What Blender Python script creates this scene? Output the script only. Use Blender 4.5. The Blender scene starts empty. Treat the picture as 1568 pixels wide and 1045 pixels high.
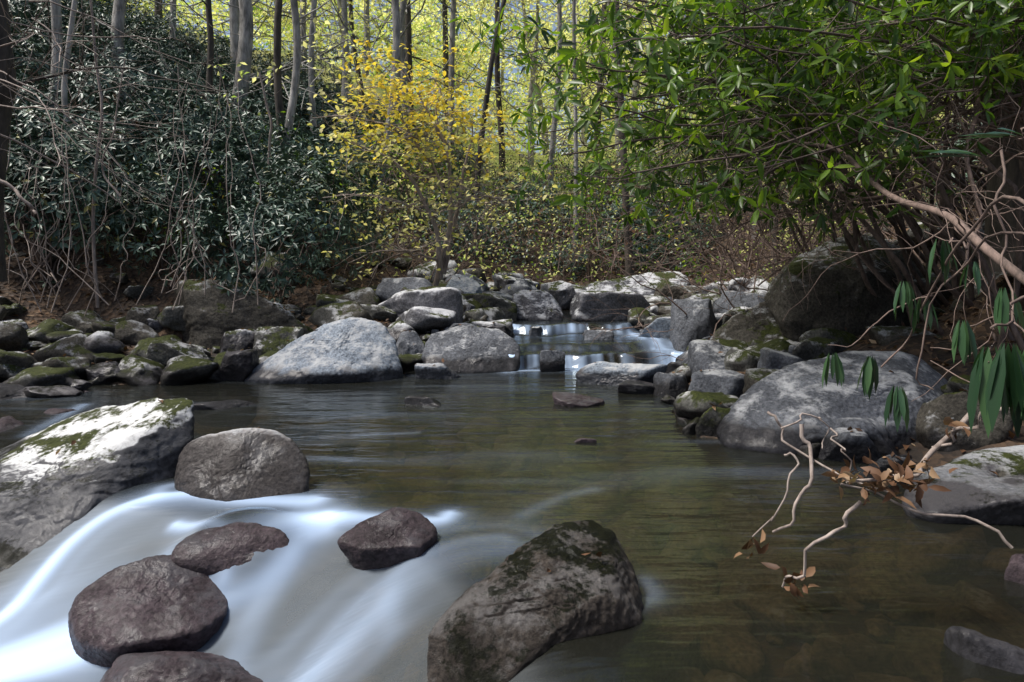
import bpy, bmesh, math, numpy as np
from mathutils import Vector
rng=np.random.default_rng(7)
K=1045.0; EYE=1.3
def sv(u,v,d): return np.array([(u-784)/K*d, d, EYE-(v-400)/K*d])
def gp(u,v,z=0.0): return sv(u,v,(EYE-z)*K/(v-400))
def sst(a,b,x):
    t=np.clip((x-a)/(b-a),0,1); return t*t*(3-2*t)
# ---------- noise
def _h(ix,iy,iz,s):
    h=(ix*374761393+iy*668265263+iz*1442695041+s*974711)&0xffffffff
    h=((h^(h>>13))*1274126177)&0xffffffff
    return ((h^(h>>16))&0xffff)/65535.0
def vn(p,s=0):
    f=np.floor(p).astype(np.int64); t=p-f; t=t*t*(3-2*t); r=0
    for i in (0,1):
        for j in (0,1):
            for k in (0,1):
                w=(t[:,0] if i else 1-t[:,0])*(t[:,1] if j else 1-t[:,1])*(t[:,2] if k else 1-t[:,2])
                r=r+w*_h(f[:,0]+i,f[:,1]+j,f[:,2]+k,s)
    return r*2-1
def fbm(p,o=4,s=0,g=.5):
    a=1;r=0;q=np.array(p,float)
    for i in range(o):
        r=r+a*vn(q,s+i*17); q=q*2.03+5.1; a*=g
    return r
# ---------- mesh builder
class MB:
    def __init__(s): s.v=[];s.f=[];s.t=[];s.n=0
    def add(s,v,f,mat=0,t=0.5):
        v=np.asarray(v,float); f=np.asarray(f,np.int64)
        s.v.append(v); s.f.append((f+s.n,mat)); s.t.append(np.broadcast_to(np.asarray(t,float),(len(v),)).copy()); s.n+=len(v)
    def mesh(s,name,mats,smooth=True):
        me=bpy.data.meshes.new(name); V=np.concatenate(s.v)
        me.vertices.add(len(V)); me.vertices.foreach_set('co',V.ravel())
        nl=sum(f.size for f,_ in s.f); nf=sum(len(f) for f,_ in s.f)
        me.loops.add(nl); me.loops.foreach_set('vertex_index',np.concatenate([f.ravel() for f,_ in s.f]).astype(np.int32))
        me.polygons.add(nf)
        tot=np.concatenate([np.full(len(f),f.shape[1]) for f,_ in s.f]); st=np.concatenate([[0],np.cumsum(tot)[:-1]])
        me.polygons.foreach_set('loop_start',st.astype(np.int32))
        try: me.polygons.foreach_set('loop_total',tot.astype(np.int32))
        except Exception: pass
        me.polygons.foreach_set('material_index',np.concatenate([np.full(len(f),m) for f,m in s.f]).astype(np.int32))
        me.polygons.foreach_set('use_smooth',np.full(nf,smooth))
        me.update(calc_edges=True)
        a=me.attributes.new('tint','FLOAT','POINT'); a.data.foreach_set('value',np.concatenate(s.t).astype(np.float32))
        for m in mats: me.materials.append(m)
        return me
def ob(name,me,loc=(0,0,0),rot=(0,0,0),sc=(1,1,1),parent=None):
    o=bpy.data.objects.new(name,me); bpy.context.scene.collection.objects.link(o)
    o.location=loc;o.rotation_euler=rot;o.scale=sc
    if parent: o.parent=parent
    return o
def nrm(a): return a/np.maximum(np.linalg.norm(a,axis=-1,keepdims=True),1e-9)
def tube(mb,pts,rad,k=5,mat=0,t=.5):
    pts=np.asarray(pts,float); n=len(pts); rad=np.broadcast_to(np.asarray(rad,float),(n,))
    tg=nrm(np.gradient(pts,axis=0)); up=np.where(np.abs(tg[:,2:3])>.9,np.array([[1.,0,0]]),np.array([[0,0,1.]]))
    if abs(tg[:,2]).mean()>.6: up=np.broadcast_to(np.array([[1.,0.1,0]]),tg.shape)
    a=nrm(np.cross(tg,up)); b=np.cross(tg,a)
    th=np.arange(k)/k*2*math.pi
    V=pts[:,None]+rad[:,None,None]*(a[:,None]*np.cos(th)[None,:,None]+b[:,None]*np.sin(th)[None,:,None])
    i=np.arange(n-1)[:,None]*k; j=np.arange(k)[None]; jn=(j+1)%k
    F=np.stack([i+j,i+jn,i+k+jn,i+k+j],-1).reshape(-1,4)
    mb.add(V.reshape(-1,3),F,mat,t)
def curve(pts,n=16,wob=0.0,seed=0):
    pts=np.asarray(pts,float); m=len(pts)
    t=np.linspace(0,m-1,n); i=np.clip(np.floor(t).astype(int),0,m-2); f=(t-i)[:,None]
    P=np.vstack([2*pts[0]-pts[1],pts,2*pts[-1]-pts[-2]]); p0,p1,p2,p3=P[i],P[i+1],P[i+2],P[i+3]
    c=.5*((2*p1)+(p2-p0)*f+(2*p0-5*p1+4*p2-p3)*f**2+(-p0+3*p1-3*p2+p3)*f**3)
    if wob:
        L=np.linspace(0,1,n)*7
        for ax in range(3): c[:,ax]+=wob*vn(np.stack([L,L*0+seed*3.3,L*0+ax*9.1],1),seed)
    return c
def leaves(mb,p,ax,nm,L,W,mat=1,t=.5,lod=1,curl=.15):
    n=len(p); ax=nrm(ax); sd=nrm(np.cross(ax,nm)); nm=np.cross(sd,ax)
    L=np.broadcast_to(np.asarray(L,float),(n,))[:,None]; W=np.broadcast_to(np.asarray(W,float),(n,))[:,None]
    if lod==0:
        m=p+ax*L*.45
        V=np.stack([p,m+sd*W/2+nm*W*.12,p+ax*L-nm*L*curl,m-sd*W/2+nm*W*.12],1)
        F=np.array([[0,1,2],[0,2,3]])
    else:
        dr=lambda f:p+ax*L*f-nm*L*curl*f*f
        V=np.stack([p,dr(.33)+sd*W*.46+nm*W*.15,dr(.33),dr(.33)-sd*W*.46+nm*W*.15,dr(.7)+sd*W*.42+nm*W*.15,dr(.7),dr(.7)-sd*W*.42+nm*W*.15,dr(1)],1)
        F=np.array([[0,1,2],[0,2,3],[1,4,5],[1,5,2],[2,5,6],[2,6,3],[4,7,5],[5,7,6]])
    k=V.shape[1]; FF=(np.arange(n)[:,None,None]*k+F[None]).reshape(-1,3)
    mb.add(V.reshape(-1,3),FF,mat,np.repeat(np.broadcast_to(np.asarray(t,float),(n,)),k))
def whorls(mb,tips,dirs,n=7,L=.13,W=.035,droop=.25,mat=1,lod=1,tint=None,curl=.15):
    N=len(tips); dirs=nrm(dirs); r=nrm(rng.normal(size=(N,3))); a=nrm(np.cross(dirs,r)); b=np.cross(dirs,a)
    th=(np.arange(n)/n*2*math.pi)[None]+rng.uniform(0,6,(N,1))+rng.normal(0,.35,(N,n))
    rad=a[:,None]*np.cos(th)[...,None]+b[:,None]*np.sin(th)[...,None]
    el=rng.uniform(-.25,1.0,(N,n,1))
    ax=rad*np.cos(el)+dirs[:,None]*np.sin(el); ax[...,2]-=droop*rng.uniform(.3,1.8,(N,n))
    nm=dirs[:,None]*np.cos(el)-rad*np.sin(el)+rng.normal(0,.4,(N,n,3))+np.array([0,0,.3])
    p=np.repeat(tips[:,None],n,1)+ax*.01
    if tint is None: tint=rng.uniform(0,1,N)
    tt=np.clip(np.repeat(tint[:,None],n,1)*.6+rng.uniform(0,.4,(N,n)),0,1)
    LL=L*rng.uniform(.55,1.2,(N,n)); 
    leaves(mb,p.reshape(-1,3),ax.reshape(-1,3),nm.reshape(-1,3),LL.ravel(),(LL*W/L).ravel(),mat,tt.ravel(),lod,curl)
# ---------- materials
def newmat(name):
    m=bpy.data.materials.new(name); m.use_nodes=True; nt=m.node_tree; nt.nodes.clear()
    return m,nt,lambda ty,**kw:_nd(nt,ty,kw)
def _nd(nt,ty,kw):
    n=nt.nodes.new(ty)
    for k,v in kw.items():
        if k.startswith('i_'):
            key=k[2:].replace('_',' '); n.inputs[int(key) if key.isdigit() else key].default_value=v
        else: setattr(n,k,v)
    return n
def ramp(N,stops):
    r=N('ShaderNodeValToRGB'); e=r.color_ramp.elements
    while len(e)<len(stops): e.new(.5)
    for x,(p,c) in zip(e,stops): x.position=p; x.color=(*c,1) if len(c)==3 else c
    return r
def g3(x): return (x,x,x)
def noise(N,nt,vec,scale,det=6,rough=.55):
    n=N('ShaderNodeTexNoise',i_Scale=scale,i_Detail=det,i_Roughness=rough); nt.links.new(vec,n.inputs['Vector']); return n
def mixc(N,nt,f,a,b,bt='MIX'):
    m=N('ShaderNodeMix',data_type='RGBA',blend_type=bt)
    for s,x in ((0,f),(6,a),(7,b)):
        if isinstance(x,(int,float,tuple)): m.inputs[s].default_value=x if not isinstance(x,tuple) else (*x,1)
        else: nt.links.new(x,m.inputs[s])
    return m.outputs[2]
def rockmat(name,dark,light,wl=.05,moss=.0,lichen=.3,wetall=False,bump=.5,rough=.6,kz=0.0,lc=(.42,.43,.44),wetcol=(.15,.14,.145)):
    m,nt,N=newmat(name); l=nt.links.new
    geo=N('ShaderNodeNewGeometry'); P=geo.outputs['Position']
    n1=noise(N,nt,P,2.3,5,.65); r1=ramp(N,[(.3,dark),(.68,light)]); l(n1.outputs[0],r1.inputs[0])
    n2=noise(N,nt,P,42,3,.7); r2=ramp(N,[(.3,g3(.4)),(.7,g3(1.4))]); l(n2.outputs[0],r2.inputs[0])
    c=mixc(N,nt,1.0,r1.outputs[0],r2.outputs[0],'MULTIPLY')
    sx=N('ShaderNodeSeparateXYZ'); l(geo.outputs['Normal'],sx.inputs[0])
    px=N('ShaderNodeSeparateXYZ'); l(P,px.inputs[0])
    n3=noise(N,nt,P,5,6,.7)
    ad=N('ShaderNodeMath',operation='MULTIPLY_ADD',i_1=.30); l(sx.outputs[2],ad.inputs[0]); l(n3.outputs[0],ad.inputs[2])
    rl=ramp(N,[(.86-.35*lichen,g3(0)),(.98-.3*lichen,g3(.85))]); l(ad.outputs[0],rl.inputs[0])
    c=mixc(N,nt,rl.outputs[0],c,lc)
    if moss>0:
        n4=noise(N,nt,P,3.1,6,.75); am=N('ShaderNodeMath',operation='MULTIPLY_ADD',i_1=.22); l(sx.outputs[2],am.inputs[0]); l(n4.outputs[0],am.inputs[2])
        rm=ramp(N,[(.80-.35*moss,g3(0)),(.86-.35*moss,g3(1))]); l(am.outputs[0],rm.inputs[0])
        rc=ramp(N,[(.35,(.02,.026,.008)),(.7,(.06,.07,.018))]); l(n2.outputs[0],rc.inputs[0])
        c=mixc(N,nt,rm.outputs[0],c,rc.outputs[0])
    if wetall: 
        wv=N('ShaderNodeValue'); wv.outputs[0].default_value=1.0; wet=wv.outputs[0]
    else:
        a=N('ShaderNodeMath',operation='MULTIPLY_ADD',i_1=-.22); l(n3.outputs[0],a.inputs[0]); l(px.outputs[2],a.inputs[2])
        a_=N('ShaderNodeMath',operation='MULTIPLY_ADD',i_1=kz); l(sx.outputs[2],a_.inputs[0]); l(a.outputs[0],a_.inputs[2])
        mr=N('ShaderNodeMapRange'); mr.inputs[1].default_value=wl-.11; mr.inputs[2].default_value=wl-.05; mr.inputs[3].default_value=1; mr.inputs[4].default_value=0
        l(a_.outputs[0],mr.inputs[0]); wet=mr.outputs[0]
    cw=mixc(N,nt,1.0,c,wetcol,'MULTIPLY')
    c=mixc(N,nt,wet,c,cw)
    ro=N('ShaderNodeMapRange'); ro.inputs[3].default_value=rough; ro.inputs[4].default_value=.5; l(wet,ro.inputs[0])
    b=N('ShaderNodeBsdfPrincipled'); l(c,b.inputs['Base Color']); l(ro.outputs[0],b.inputs['Roughness']); b.inputs['Specular IOR Level'].default_value=.12
    # patchy water film: glossy only where the film has collected
    cr_=N('ShaderNodeMapRange'); cr_.inputs[1].default_value=.42; cr_.inputs[2].default_value=.62; cr_.inputs[3].default_value=.08; cr_.inputs[4].default_value=.6; l(n3.outputs[0],cr_.inputs[0])
    cw_=N('ShaderNodeMath',operation='MULTIPLY'); l(wet,cw_.inputs[0]); l(cr_.outputs[0],cw_.inputs[1]); l(cw_.outputs[0],b.inputs['Coat Weight']); b.inputs['Coat Roughness'].default_value=.2; b.inputs['Coat IOR'].default_value=1.36
    nb=noise(N,nt,P,26,7,.78); nb2=noise(N,nt,P,7,2,.6)
    sm=N('ShaderNodeMath',operation='MULTIPLY_ADD',i_1=.7); l(nb2.outputs[0],sm.inputs[0]); l(nb.outputs[0],sm.inputs[2])
    bp=N('ShaderNodeBump',i_Strength=bump,i_Distance=.05); l(sm.outputs[0],bp.inputs['Height']); l(bp.outputs[0],b.inputs['Normal'])
    bp2=N('ShaderNodeBump',i_Strength=bump*.35,i_Distance=.04); l(sm.outputs[0],bp2.inputs['Height']); l(bp2.outputs[0],b.inputs['Coat Normal'])
    o=N('ShaderNodeOutputMaterial'); l(b.outputs[0],o.inputs[0]); return m
def leafmat(name,stops,trans=.4,rough=.4,spec=.5,tcol=(1.5,1.6,.7)):
    m,nt,N=newmat(name); l=nt.links.new
    at=N('ShaderNodeAttribute',attribute_name='tint'); oi=N('ShaderNodeObjectInfo')
    a=N('ShaderNodeMath',operation='MULTIPLY_ADD',i_1=.25); l(oi.outputs['Random'],a.inputs[0]); l(at.outputs['Fac'],a.inputs[2])
    a2=N('ShaderNodeMath',operation='SUBTRACT',i_1=.125); l(a.outputs[0],a2.inputs[0])
    r=ramp(N,stops); l(a2.outputs[0],r.inputs[0])
    b=N('ShaderNodeBsdfPrincipled',i_Roughness=rough); b.inputs['Specular IOR Level'].default_value=spec; l(r.outputs[0],b.inputs['Base Color'])
    o=N('ShaderNodeOutputMaterial')
    if trans<=0: l(b.outputs[0],o.inputs[0]); return m
    tr=N('ShaderNodeBsdfTranslucent'); tc=mixc(N,nt,1.0,r.outputs[0],tcol,'MULTIPLY'); l(tc,tr.inputs[0])
    mx=N('ShaderNodeMixShader',i_0=trans); l(b.outputs[0],mx.inputs[1]); l(tr.outputs[0],mx.inputs[2])
    l(mx.outputs[0],o.inputs[0]); return m
def barkmat(name,c1,c2,scale=12,bump=True):
    m,nt,N=newmat(name); l=nt.links.new
    tc=N('ShaderNodeTexCoord'); mp=N('ShaderNodeMapping'); mp.inputs['Scale'].default_value=(1,1,.25); l(tc.outputs['Object'],mp.inputs[0])
    n=noise(N,nt,mp.outputs[0],scale,4,.7); n2=noise(N,nt,tc.outputs['Object'],2,2,.6)
    mm=N('ShaderNodeMath',operation='MULTIPLY_ADD',i_1=.6); l(n2.outputs[0],mm.inputs[0]); l(n.outputs[0],mm.inputs[2])
    r=ramp(N,[(.6,c1),(1.0,c2)]); l(mm.outputs[0],r.inputs[0])
    b=N('ShaderNodeBsdfPrincipled',i_Roughness=.85); l(r.outputs[0],b.inputs['Base Color'])
    if bump: bp=N('ShaderNodeBump',i_Strength=.7,i_Distance=.03); l(n.outputs[0],bp.inputs['Height']); l(bp.outputs[0],b.inputs['Normal'])
    o=N('ShaderNodeOutputMaterial'); l(b.outputs[0],o.inputs[0]); return m
M_grey=rockmat('rock_grey',(.04,.043,.05),(.145,.155,.175),wl=.12,lichen=.34)
M_pale=rockmat('rock_pale',(.13,.155,.19),(.28,.32,.37),wl=.10,lichen=.5,bump=.45)
M_up=rockmat('rock_upstream',(.04,.04,.045),(.18,.18,.195),wl=.40,moss=.34,lichen=.70,lc=(.6,.61,.63))
M_moss=rockmat('rock_mossy',(.03,.03,.028),(.11,.11,.10),wl=.12,moss=.5,lichen=.6,lc=(.5,.5,.5))
M_brown=rockmat('rock_brown',(.032,.030,.026),(.12,.11,.092),wl=.12,moss=.38,lichen=.4,bump=.7)
M_wet=rockmat('rock_wet',(.14,.115,.12),(.48,.40,.42),wetall=True,lichen=.3,bump=.6,wetcol=(.17,.155,.165))
M_wetm=rockmat('rock_wet_mossy',(.12,.105,.09),(.60,.53,.46),wetall=True,moss=.40,lichen=.5,bump=.9,lc=(.85,.85,.85),wetcol=(.17,.16,.155))
M_slabm=rockmat('rock_slab_mossy',(.20,.20,.205),(.46,.47,.48),wl=.56,moss=.34,lichen=.9,kz=.56,lc=(.72,.73,.73),bump=.6,wetcol=(.12,.12,.13))
M_slab2=rockmat('rock_slab_pale',(.11,.115,.125),(.30,.31,.33),wl=.14,moss=.2,lichen=.5,bump=.6)
M_bed=rockmat('rock_bed',(.08,.066,.045),(.32,.26,.18),wl=-9,lichen=.05)
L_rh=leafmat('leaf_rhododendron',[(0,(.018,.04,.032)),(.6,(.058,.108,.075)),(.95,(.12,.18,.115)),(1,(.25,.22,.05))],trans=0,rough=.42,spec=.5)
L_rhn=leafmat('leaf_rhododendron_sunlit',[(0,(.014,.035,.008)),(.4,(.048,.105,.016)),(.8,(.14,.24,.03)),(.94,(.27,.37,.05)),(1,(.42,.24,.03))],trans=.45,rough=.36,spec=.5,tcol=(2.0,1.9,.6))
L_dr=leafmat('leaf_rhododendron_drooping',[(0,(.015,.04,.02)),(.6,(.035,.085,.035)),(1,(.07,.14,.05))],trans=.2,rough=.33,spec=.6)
L_yel=leafmat('leaf_yellow',[(0,(.46,.43,.07)),(.5,(.70,.60,.09)),(1,(.78,.55,.06))],trans=.5,rough=.5,spec=.3,tcol=(1.2,1.2,.8))
L_pal=leafmat('leaf_pale_yellow',[(0,(.30,.33,.09)),(.5,(.62,.60,.22)),(1,(.78,.70,.38))],trans=.5,rough=.5,spec=.3,tcol=(1.2,1.2,.8))
L_can=leafmat('leaf_canopy',[(0,(.22,.40,.06)),(.3,(.54,.68,.15)),(.6,(.84,.86,.32)),(1,(.92,.88,.38))],trans=.6,rough=.5,spec=.3,tcol=(1.08,1.08,1.0))
L_dead=leafmat('leaf_dead',[(0,(.035,.018,.01)),(.5,(.11,.055,.028)),(.85,(.20,.12,.065)),(1,(.40,.30,.2))],trans=.1,rough=.6,spec=.3)
B_dark=barkmat('bark_dark',(.02,.017,.014),(.09,.075,.06))
B_grey=barkmat('bark_grey',(.11,.105,.095),(.42,.40,.37))
B_twig=barkmat('bark_twig',(.045,.032,.026),(.16,.12,.10),30,False)
B_mid=barkmat('bark_branch',(.07,.05,.04),(.24,.17,.14),30,False)
B_pale=barkmat('bark_pale',(.13,.10,.085),(.38,.32,.28),30,False)
# ---------- landform
def pdist(x,y,pl):
    pl=np.asarray(pl,float); best=np.full(x.shape,1e9); sg=np.zeros_like(x); arc=np.zeros_like(x); acc=0
    for a,b in zip(pl[:-1],pl[1:]):
        dx,dy=b-a; L2=dx*dx+dy*dy; t=np.clip(((x-a[0])*dx+(y-a[1])*dy)/L2,0,1)
        d=np.hypot(x-a[0]-t*dx,y-a[1]-t*dy); c=dx*(y-a[1])-dy*(x-a[0]); m=d<best
        best=np.where(m,d,best); sg=np.where(m,np.sign(c),sg); arc=np.where(m,acc+t*math.sqrt(L2),arc); acc+=math.sqrt(L2)
    return best,sg,arc
LIP=[(-5,4.6),(-3,4.25),(-1.75,3.85),(-1.1,3.78),(-.75,3.6),(-.3,3.42),(-.02,2.9),(.35,2.2),(.6,1.2),(.8,-6)]
CH=[(-3.5,-12),(-4.2,2),(-5.5,4.5),(-5.2,6.0),(-4.3,6.9),(-3.2,7.5),(-1.6,8.0),(-.4,8.3),(-.2,9),(-.3,10.5),(.2,12.5),(2,14.5),(6,16.5),(12,18),
    (12,16.5),(7,15),(3.2,13),(2.1,11.5),(1.8,10),(2.0,9),(1.9,8.2),(1.5,7.2),(1.3,6),(1.4,5),(2.3,4.4),(2.9,3.4),(3.0,2),(3.0,-12)]
def n2(x,y,f,s=0,o=3): return fbm(np.stack([x.ravel()*f,y.ravel()*f,np.zeros(x.size)+s*7.7],1),o,s).reshape(x.shape)
def inside(x,y):
    r=np.zeros(x.shape,bool); P=CH+[CH[0]]
    for (ax,ay),(bx,by) in zip(P[:-1],P[1:]):
        if ay==by: continue
        c=((ay>y)!=(by>y))&(x<(bx-ax)*(y-ay)/(by-ay)+ax); r^=c
    return r
def steps(x,y):
    y0=8.1+.3*n2(x,y*0,1.6,3,3)+.14*np.abs(x-.9); y1=9.6+.35*n2(x,y*0,1.9,5,3); return y0,y1
def Wt(x,y):
    d,sg,arc=pdist(x,y,LIP); s=-d*sg
    w=-.42*sst(0,1.15,s); y0,y1=steps(x,y)
    w=w+.26*(.62*sst(0,.16,y-y0)+.38*sst(.2,.5,y-y0+.15*n2(x,y*0,4,8,2)))+.15*sst(0,.25,y-y1)+.06*np.clip(y-12,0,30)
    return w
def Te(x,y):
    x=np.asarray(x,float);y=np.asarray(y,float)
    d,_,_=pdist(x,y,CH+[CH[0]]); ins=inside(x,y); w=Wt(x,y)
    side=sst(-1,1.5,x-(.8+np.clip(y-12,0,40)*1.6))
    hl=.2*np.minimum(d,2.2)+.50*np.clip(d-2.2,0,17)+.12*np.clip(d-19,0,60)
    hr=.26*np.minimum(d,2.6)+.72*np.clip(d-2.6,0,4.5)+.42*np.clip(d-7.1,0,12)+.12*np.clip(d-19,0,60)
    h=hl*(1-side)+hr*side
    vy=np.maximum(y,5); h=h*(1-.45*sst(11,17,y)*np.exp(-((x/vy-.03)/.17)**2))
    bump=n2(x,y,.45,1)*.35*sst(.5,4,d)+n2(x,y,2.2,2)*.07
    dep=.34-.17*sst(.3,1.8,x)*(1-sst(4,5,y))
    return np.where(ins,w-dep*sst(0,.6,d)-.04+n2(x,y,3,4)*.04,w+h-.03+bump)
xs=np.concatenate([-np.geomspace(300,14.3,26),np.arange(-14,12,.11),np.geomspace(12.2,300,28)])
ys=np.concatenate([-np.geomspace(200,3.2,18),np.arange(-3,20,.11),np.geomspace(20.3,400,40)])
X,Y=np.meshgrid(xs,ys); Z=Te(X,Y)
mb=MB(); nx=len(xs); ny=len(ys); i=np.arange(ny-1)[:,None]*nx+np.arange(nx-1)[None]
mb.add(np.stack([X,Y,Z],-1).reshape(-1,3),np.stack([i,i+1,i+nx+1,i+nx],-1).reshape(-1,4))
m,nt,N=newmat('forest_floor'); l=nt.links.new
geo=N('ShaderNodeNewGeometry'); P=geo.outputs['Position']
v=N('ShaderNodeTexVoronoi',i_Scale=16.0); l(P,v.inputs['Vector'])
r=ramp(N,[(0,(.025,.017,.012)),(.45,(.06,.037,.022)),(.8,(.13,.078,.043)),(1,(.22,.155,.09))]); l(v.outputs['Color'],r.inputs[0])
n=noise(N,nt,P,1.2,4); rr=ramp(N,[(.35,g3(.35)),(.7,g3(1.1))]); l(n.outputs[0],rr.inputs[0])
c=mixc(N,nt,1.0,r.outputs[0],rr.outputs[0],'MULTIPLY')
# far hillside: yellow-green leaves and low growth, sunlit brightness painted into the colour
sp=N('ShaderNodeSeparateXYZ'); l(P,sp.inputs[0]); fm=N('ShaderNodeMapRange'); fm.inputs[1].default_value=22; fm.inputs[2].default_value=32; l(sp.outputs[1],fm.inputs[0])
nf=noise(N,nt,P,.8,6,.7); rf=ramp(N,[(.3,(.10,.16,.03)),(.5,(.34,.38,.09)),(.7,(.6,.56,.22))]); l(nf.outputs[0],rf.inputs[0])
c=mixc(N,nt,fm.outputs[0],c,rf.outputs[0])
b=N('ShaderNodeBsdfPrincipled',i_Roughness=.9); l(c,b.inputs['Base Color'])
bp=N('ShaderNodeBump',i_Strength=.8,i_Distance=.04); l(v.outputs['Distance'],bp.inputs['Height']); l(bp.outputs[0],b.inputs['Normal'])
o=N('ShaderNodeOutputMaterial'); l(b.outputs[0],o.inputs[0])
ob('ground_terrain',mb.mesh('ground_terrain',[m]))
# ---------- water
bands=[([(480,765,0),(400,770,-.02),(300,785,-.1),(200,815,-.18),(110,870,-.28),(0,960,-.38),(-150,1010,-.4)],.085,.95),
 ([(500,800,-.04),(455,850,-.18),(380,905,-.3),(250,960,-.36),(120,1010,-.4),(0,1040,-.42)],.085,.95),
 ([(690,790,0),(672,830,-.1),(600,850,-.18),(520,855,-.22),(450,870,-.27),(380,900,-.3)],.055,.95),
 ([(270,830,-.15),(318,855,-.2),(348,890,-.25),(345,930,-.3)],.04,.85),
 ([(760,840,-.02),(700,880,-.12),(620,940,-.25),(540,1000,-.35),(480,1060,-.4)],.18,.26),
 ([(430,930,-.33),(380,990,-.38),(330,1060,-.4)],.07,.35),
 ([(640,880,-.15),(600,960,-.3),(600,1050,-.38)],.05,.2),
 ([(150,985,-.4),(60,1000,-.4),(-80,1030,-.4)],.16,.85),
 ([(910,750,0),(860,762,0),(800,790,0)],.05,.10),
 ([(300,740,0),(255,760,-.05),(240,800,-.15)],.05,.5),
 ([(130,620,0),(50,670,-.02)],.06,.3),
 ([(550,668,0),(640,663,0)],.03,.14),([(470,700,0),(540,705,0)],.04,.12),
 ([(985,890,0),(1000,920,-.02),(965,960,-.08)],.04,.25),
 ([(500,815,-.05),(480,850,-.15)],.06,.45),
 ([(700,568,0),(900,568,0),(1040,566,0)],.05,.45),([(975,540,0.02),(1030,562,0)],.14,.85)]
wx=np.concatenate([np.arange(-6.5,-2.9,.035),np.arange(-2.9,.9,.0155),np.arange(.9,3.6,.026)]); wy=np.concatenate([np.arange(-3,1.2,.12),np.arange(1.2,2,.03),np.arange(2,4.3,.0155),np.arange(4.3,7.5,.035),np.arange(7.5,10.4,.02),np.arange(10.4,19,.1)])
X,Y=np.meshgrid(wx,wy); Wz=Wt(X,Y); F=np.zeros_like(X)
d,sg,_=pdist(X,Y,LIP); s=-d*sg
fx=(X*.75-Y*.65)+.12*np.sin(Y*1.7+X); fy=(X*.65+Y*.75)
for k,(bl,w,I) in enumerate(bands):
    pl=curve([np.append(gp(*q)[:2],0) for q in bl],max(8,len(bl)*5))[:,:2]; d,sg,a=pdist(X,Y,pl)
    st=.66+.34*n2(d*sg/.075,a*.7,1.0,20+k,1)
    F=np.maximum(F,0)+(np.exp(-(d/w)**2)*.75+.25*np.exp(-(d/(w*2.2))**2))*I*st*(1-F*.6)
low=sst(.05,.8,s)
F=F+low*(.06+.12*n2(fx*5,fy*.6,1.0,40,2)+.07*n2(fx*15,fy*.8,1.0,42,1))
F=F+.05*np.clip(n2(X*.7,Y*4.5,1.0,77,2),0,1)*(Y>3.8)*(Y<8)
gy=np.abs(np.gradient(Wz,axis=0)/np.gradient(Y,axis=0)); y0,y1=steps(X,Y)
st=n2(X*14,Y*1.2,1.0,50,2); gate=np.clip(.45+.8*n2(X*2.2,Y*0,1.0,51,2),0,1)
cas=sst(.25,1.0,gy)*(Y>7.5)*np.clip(gate+.4*st,0,1)
F=F+cas+(.35+.3*st)*((Y<y0)*np.exp(-np.abs(y0-Y)/.12)+(Y>8.6)*(Y<y1)*np.exp(-np.abs(y1-Y)/.14))*(Y>7.3)*gate
hx,hy=-1.36,3.34; rr_=np.hypot((X-hx)/.30,(Y-hy)/.24); hump=np.exp(-rr_**3.2)
F=F*(1-.75*hump)+.35*np.exp(-((rr_-1.1)/.2)**2)*sst(.15,-.1,Y-hy)*(1-F)
Wz=Wz+.13*hump
F=np.clip(F,0,1)
Wz=Wz+F*.02+low*.02*n2(fx*4,fy*.8,1.0,60,2)+.004*n2(X*1.0,Y*3.0,1.0,61,2)+.03*sst(.25,1,gy)*(Y>7.5)*n2(X*6,Y*4,1.0,63,3)
mb=MB(); nx=len(wx); ny=len(wy); i=np.arange(ny-1)[:,None]*nx+np.arange(nx-1)[None]
mb.add(np.stack([X,Y,Wz],-1).reshape(-1,3),np.stack([i,i+1,i+nx+1,i+nx],-1).reshape(-1,4),0,F.ravel())
m,nt,N=newmat('stream_water'); l=nt.links.new
at=N('ShaderNodeAttribute',attribute_name='tint'); geo=N('ShaderNodeNewGeometry')
mp=N('ShaderNodeMapping'); mp.inputs['Scale'].default_value=(1.2,5,1); l(geo.outputs['Position'],mp.inputs[0])
n=noise(N,nt,mp.outputs[0],1.3,3); bp=N('ShaderNodeBump',i_Strength=.5,i_Distance=.035); l(n.outputs[0],bp.inputs['Height'])
# long-exposure averaging: moving water reflects softly, still pool reflects sharply
sz=N('ShaderNodeSeparateXYZ'); l(geo.outputs['Position'],sz.inputs[0])
rz=N('ShaderNodeMapRange'); rz.inputs[1].default_value=-.01; rz.inputs[2].default_value=-.06; rz.inputs[3].default_value=.14; rz.inputs[4].default_value=.6; l(sz.outputs[2],rz.inputs[0])
gl=N('ShaderNodeBsdfGlossy'); gl.inputs[0].default_value=(.85,.93,1,1); l(rz.outputs[0],gl.inputs['Roughness']); l(bp.outputs[0],gl.inputs['Normal'])
tr=N('ShaderNodeBsdfTransparent'); tr.inputs[0].default_value=(.42,.37,.28,1)
df=N('ShaderNodeBsdfDiffuse'); df.inputs[0].default_value=(.025,.026,.02,1)
m1=N('ShaderNodeMixShader',i_0=.40); l(tr.outputs[0],m1.inputs[1]); l(df.outputs[0],m1.inputs[2])
fr=N('ShaderNodeFresnel',i_IOR=1.42); l(bp.outputs[0],fr.inputs['Normal'])
m2=N('ShaderNodeMixShader'); l(fr.outputs[0],m2.inputs[0]); l(m1.outputs[0],m2.inputs[1]); l(gl.outputs[0],m2.inputs[2])
fd=N('ShaderNodeBsdfDiffuse'); fd.inputs[0].default_value=(.52,.68,.93,1)
pw=N('ShaderNodeMath',operation='POWER',i_1=1.2); l(at.outputs['Fac'],pw.inputs[0])
m3=N('ShaderNodeMixShader'); l(pw.outputs[0],m3.inputs[0]); l(m2.outputs[0],m3.inputs[1]); l(fd.outputs[0],m3.inputs[2])
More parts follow.
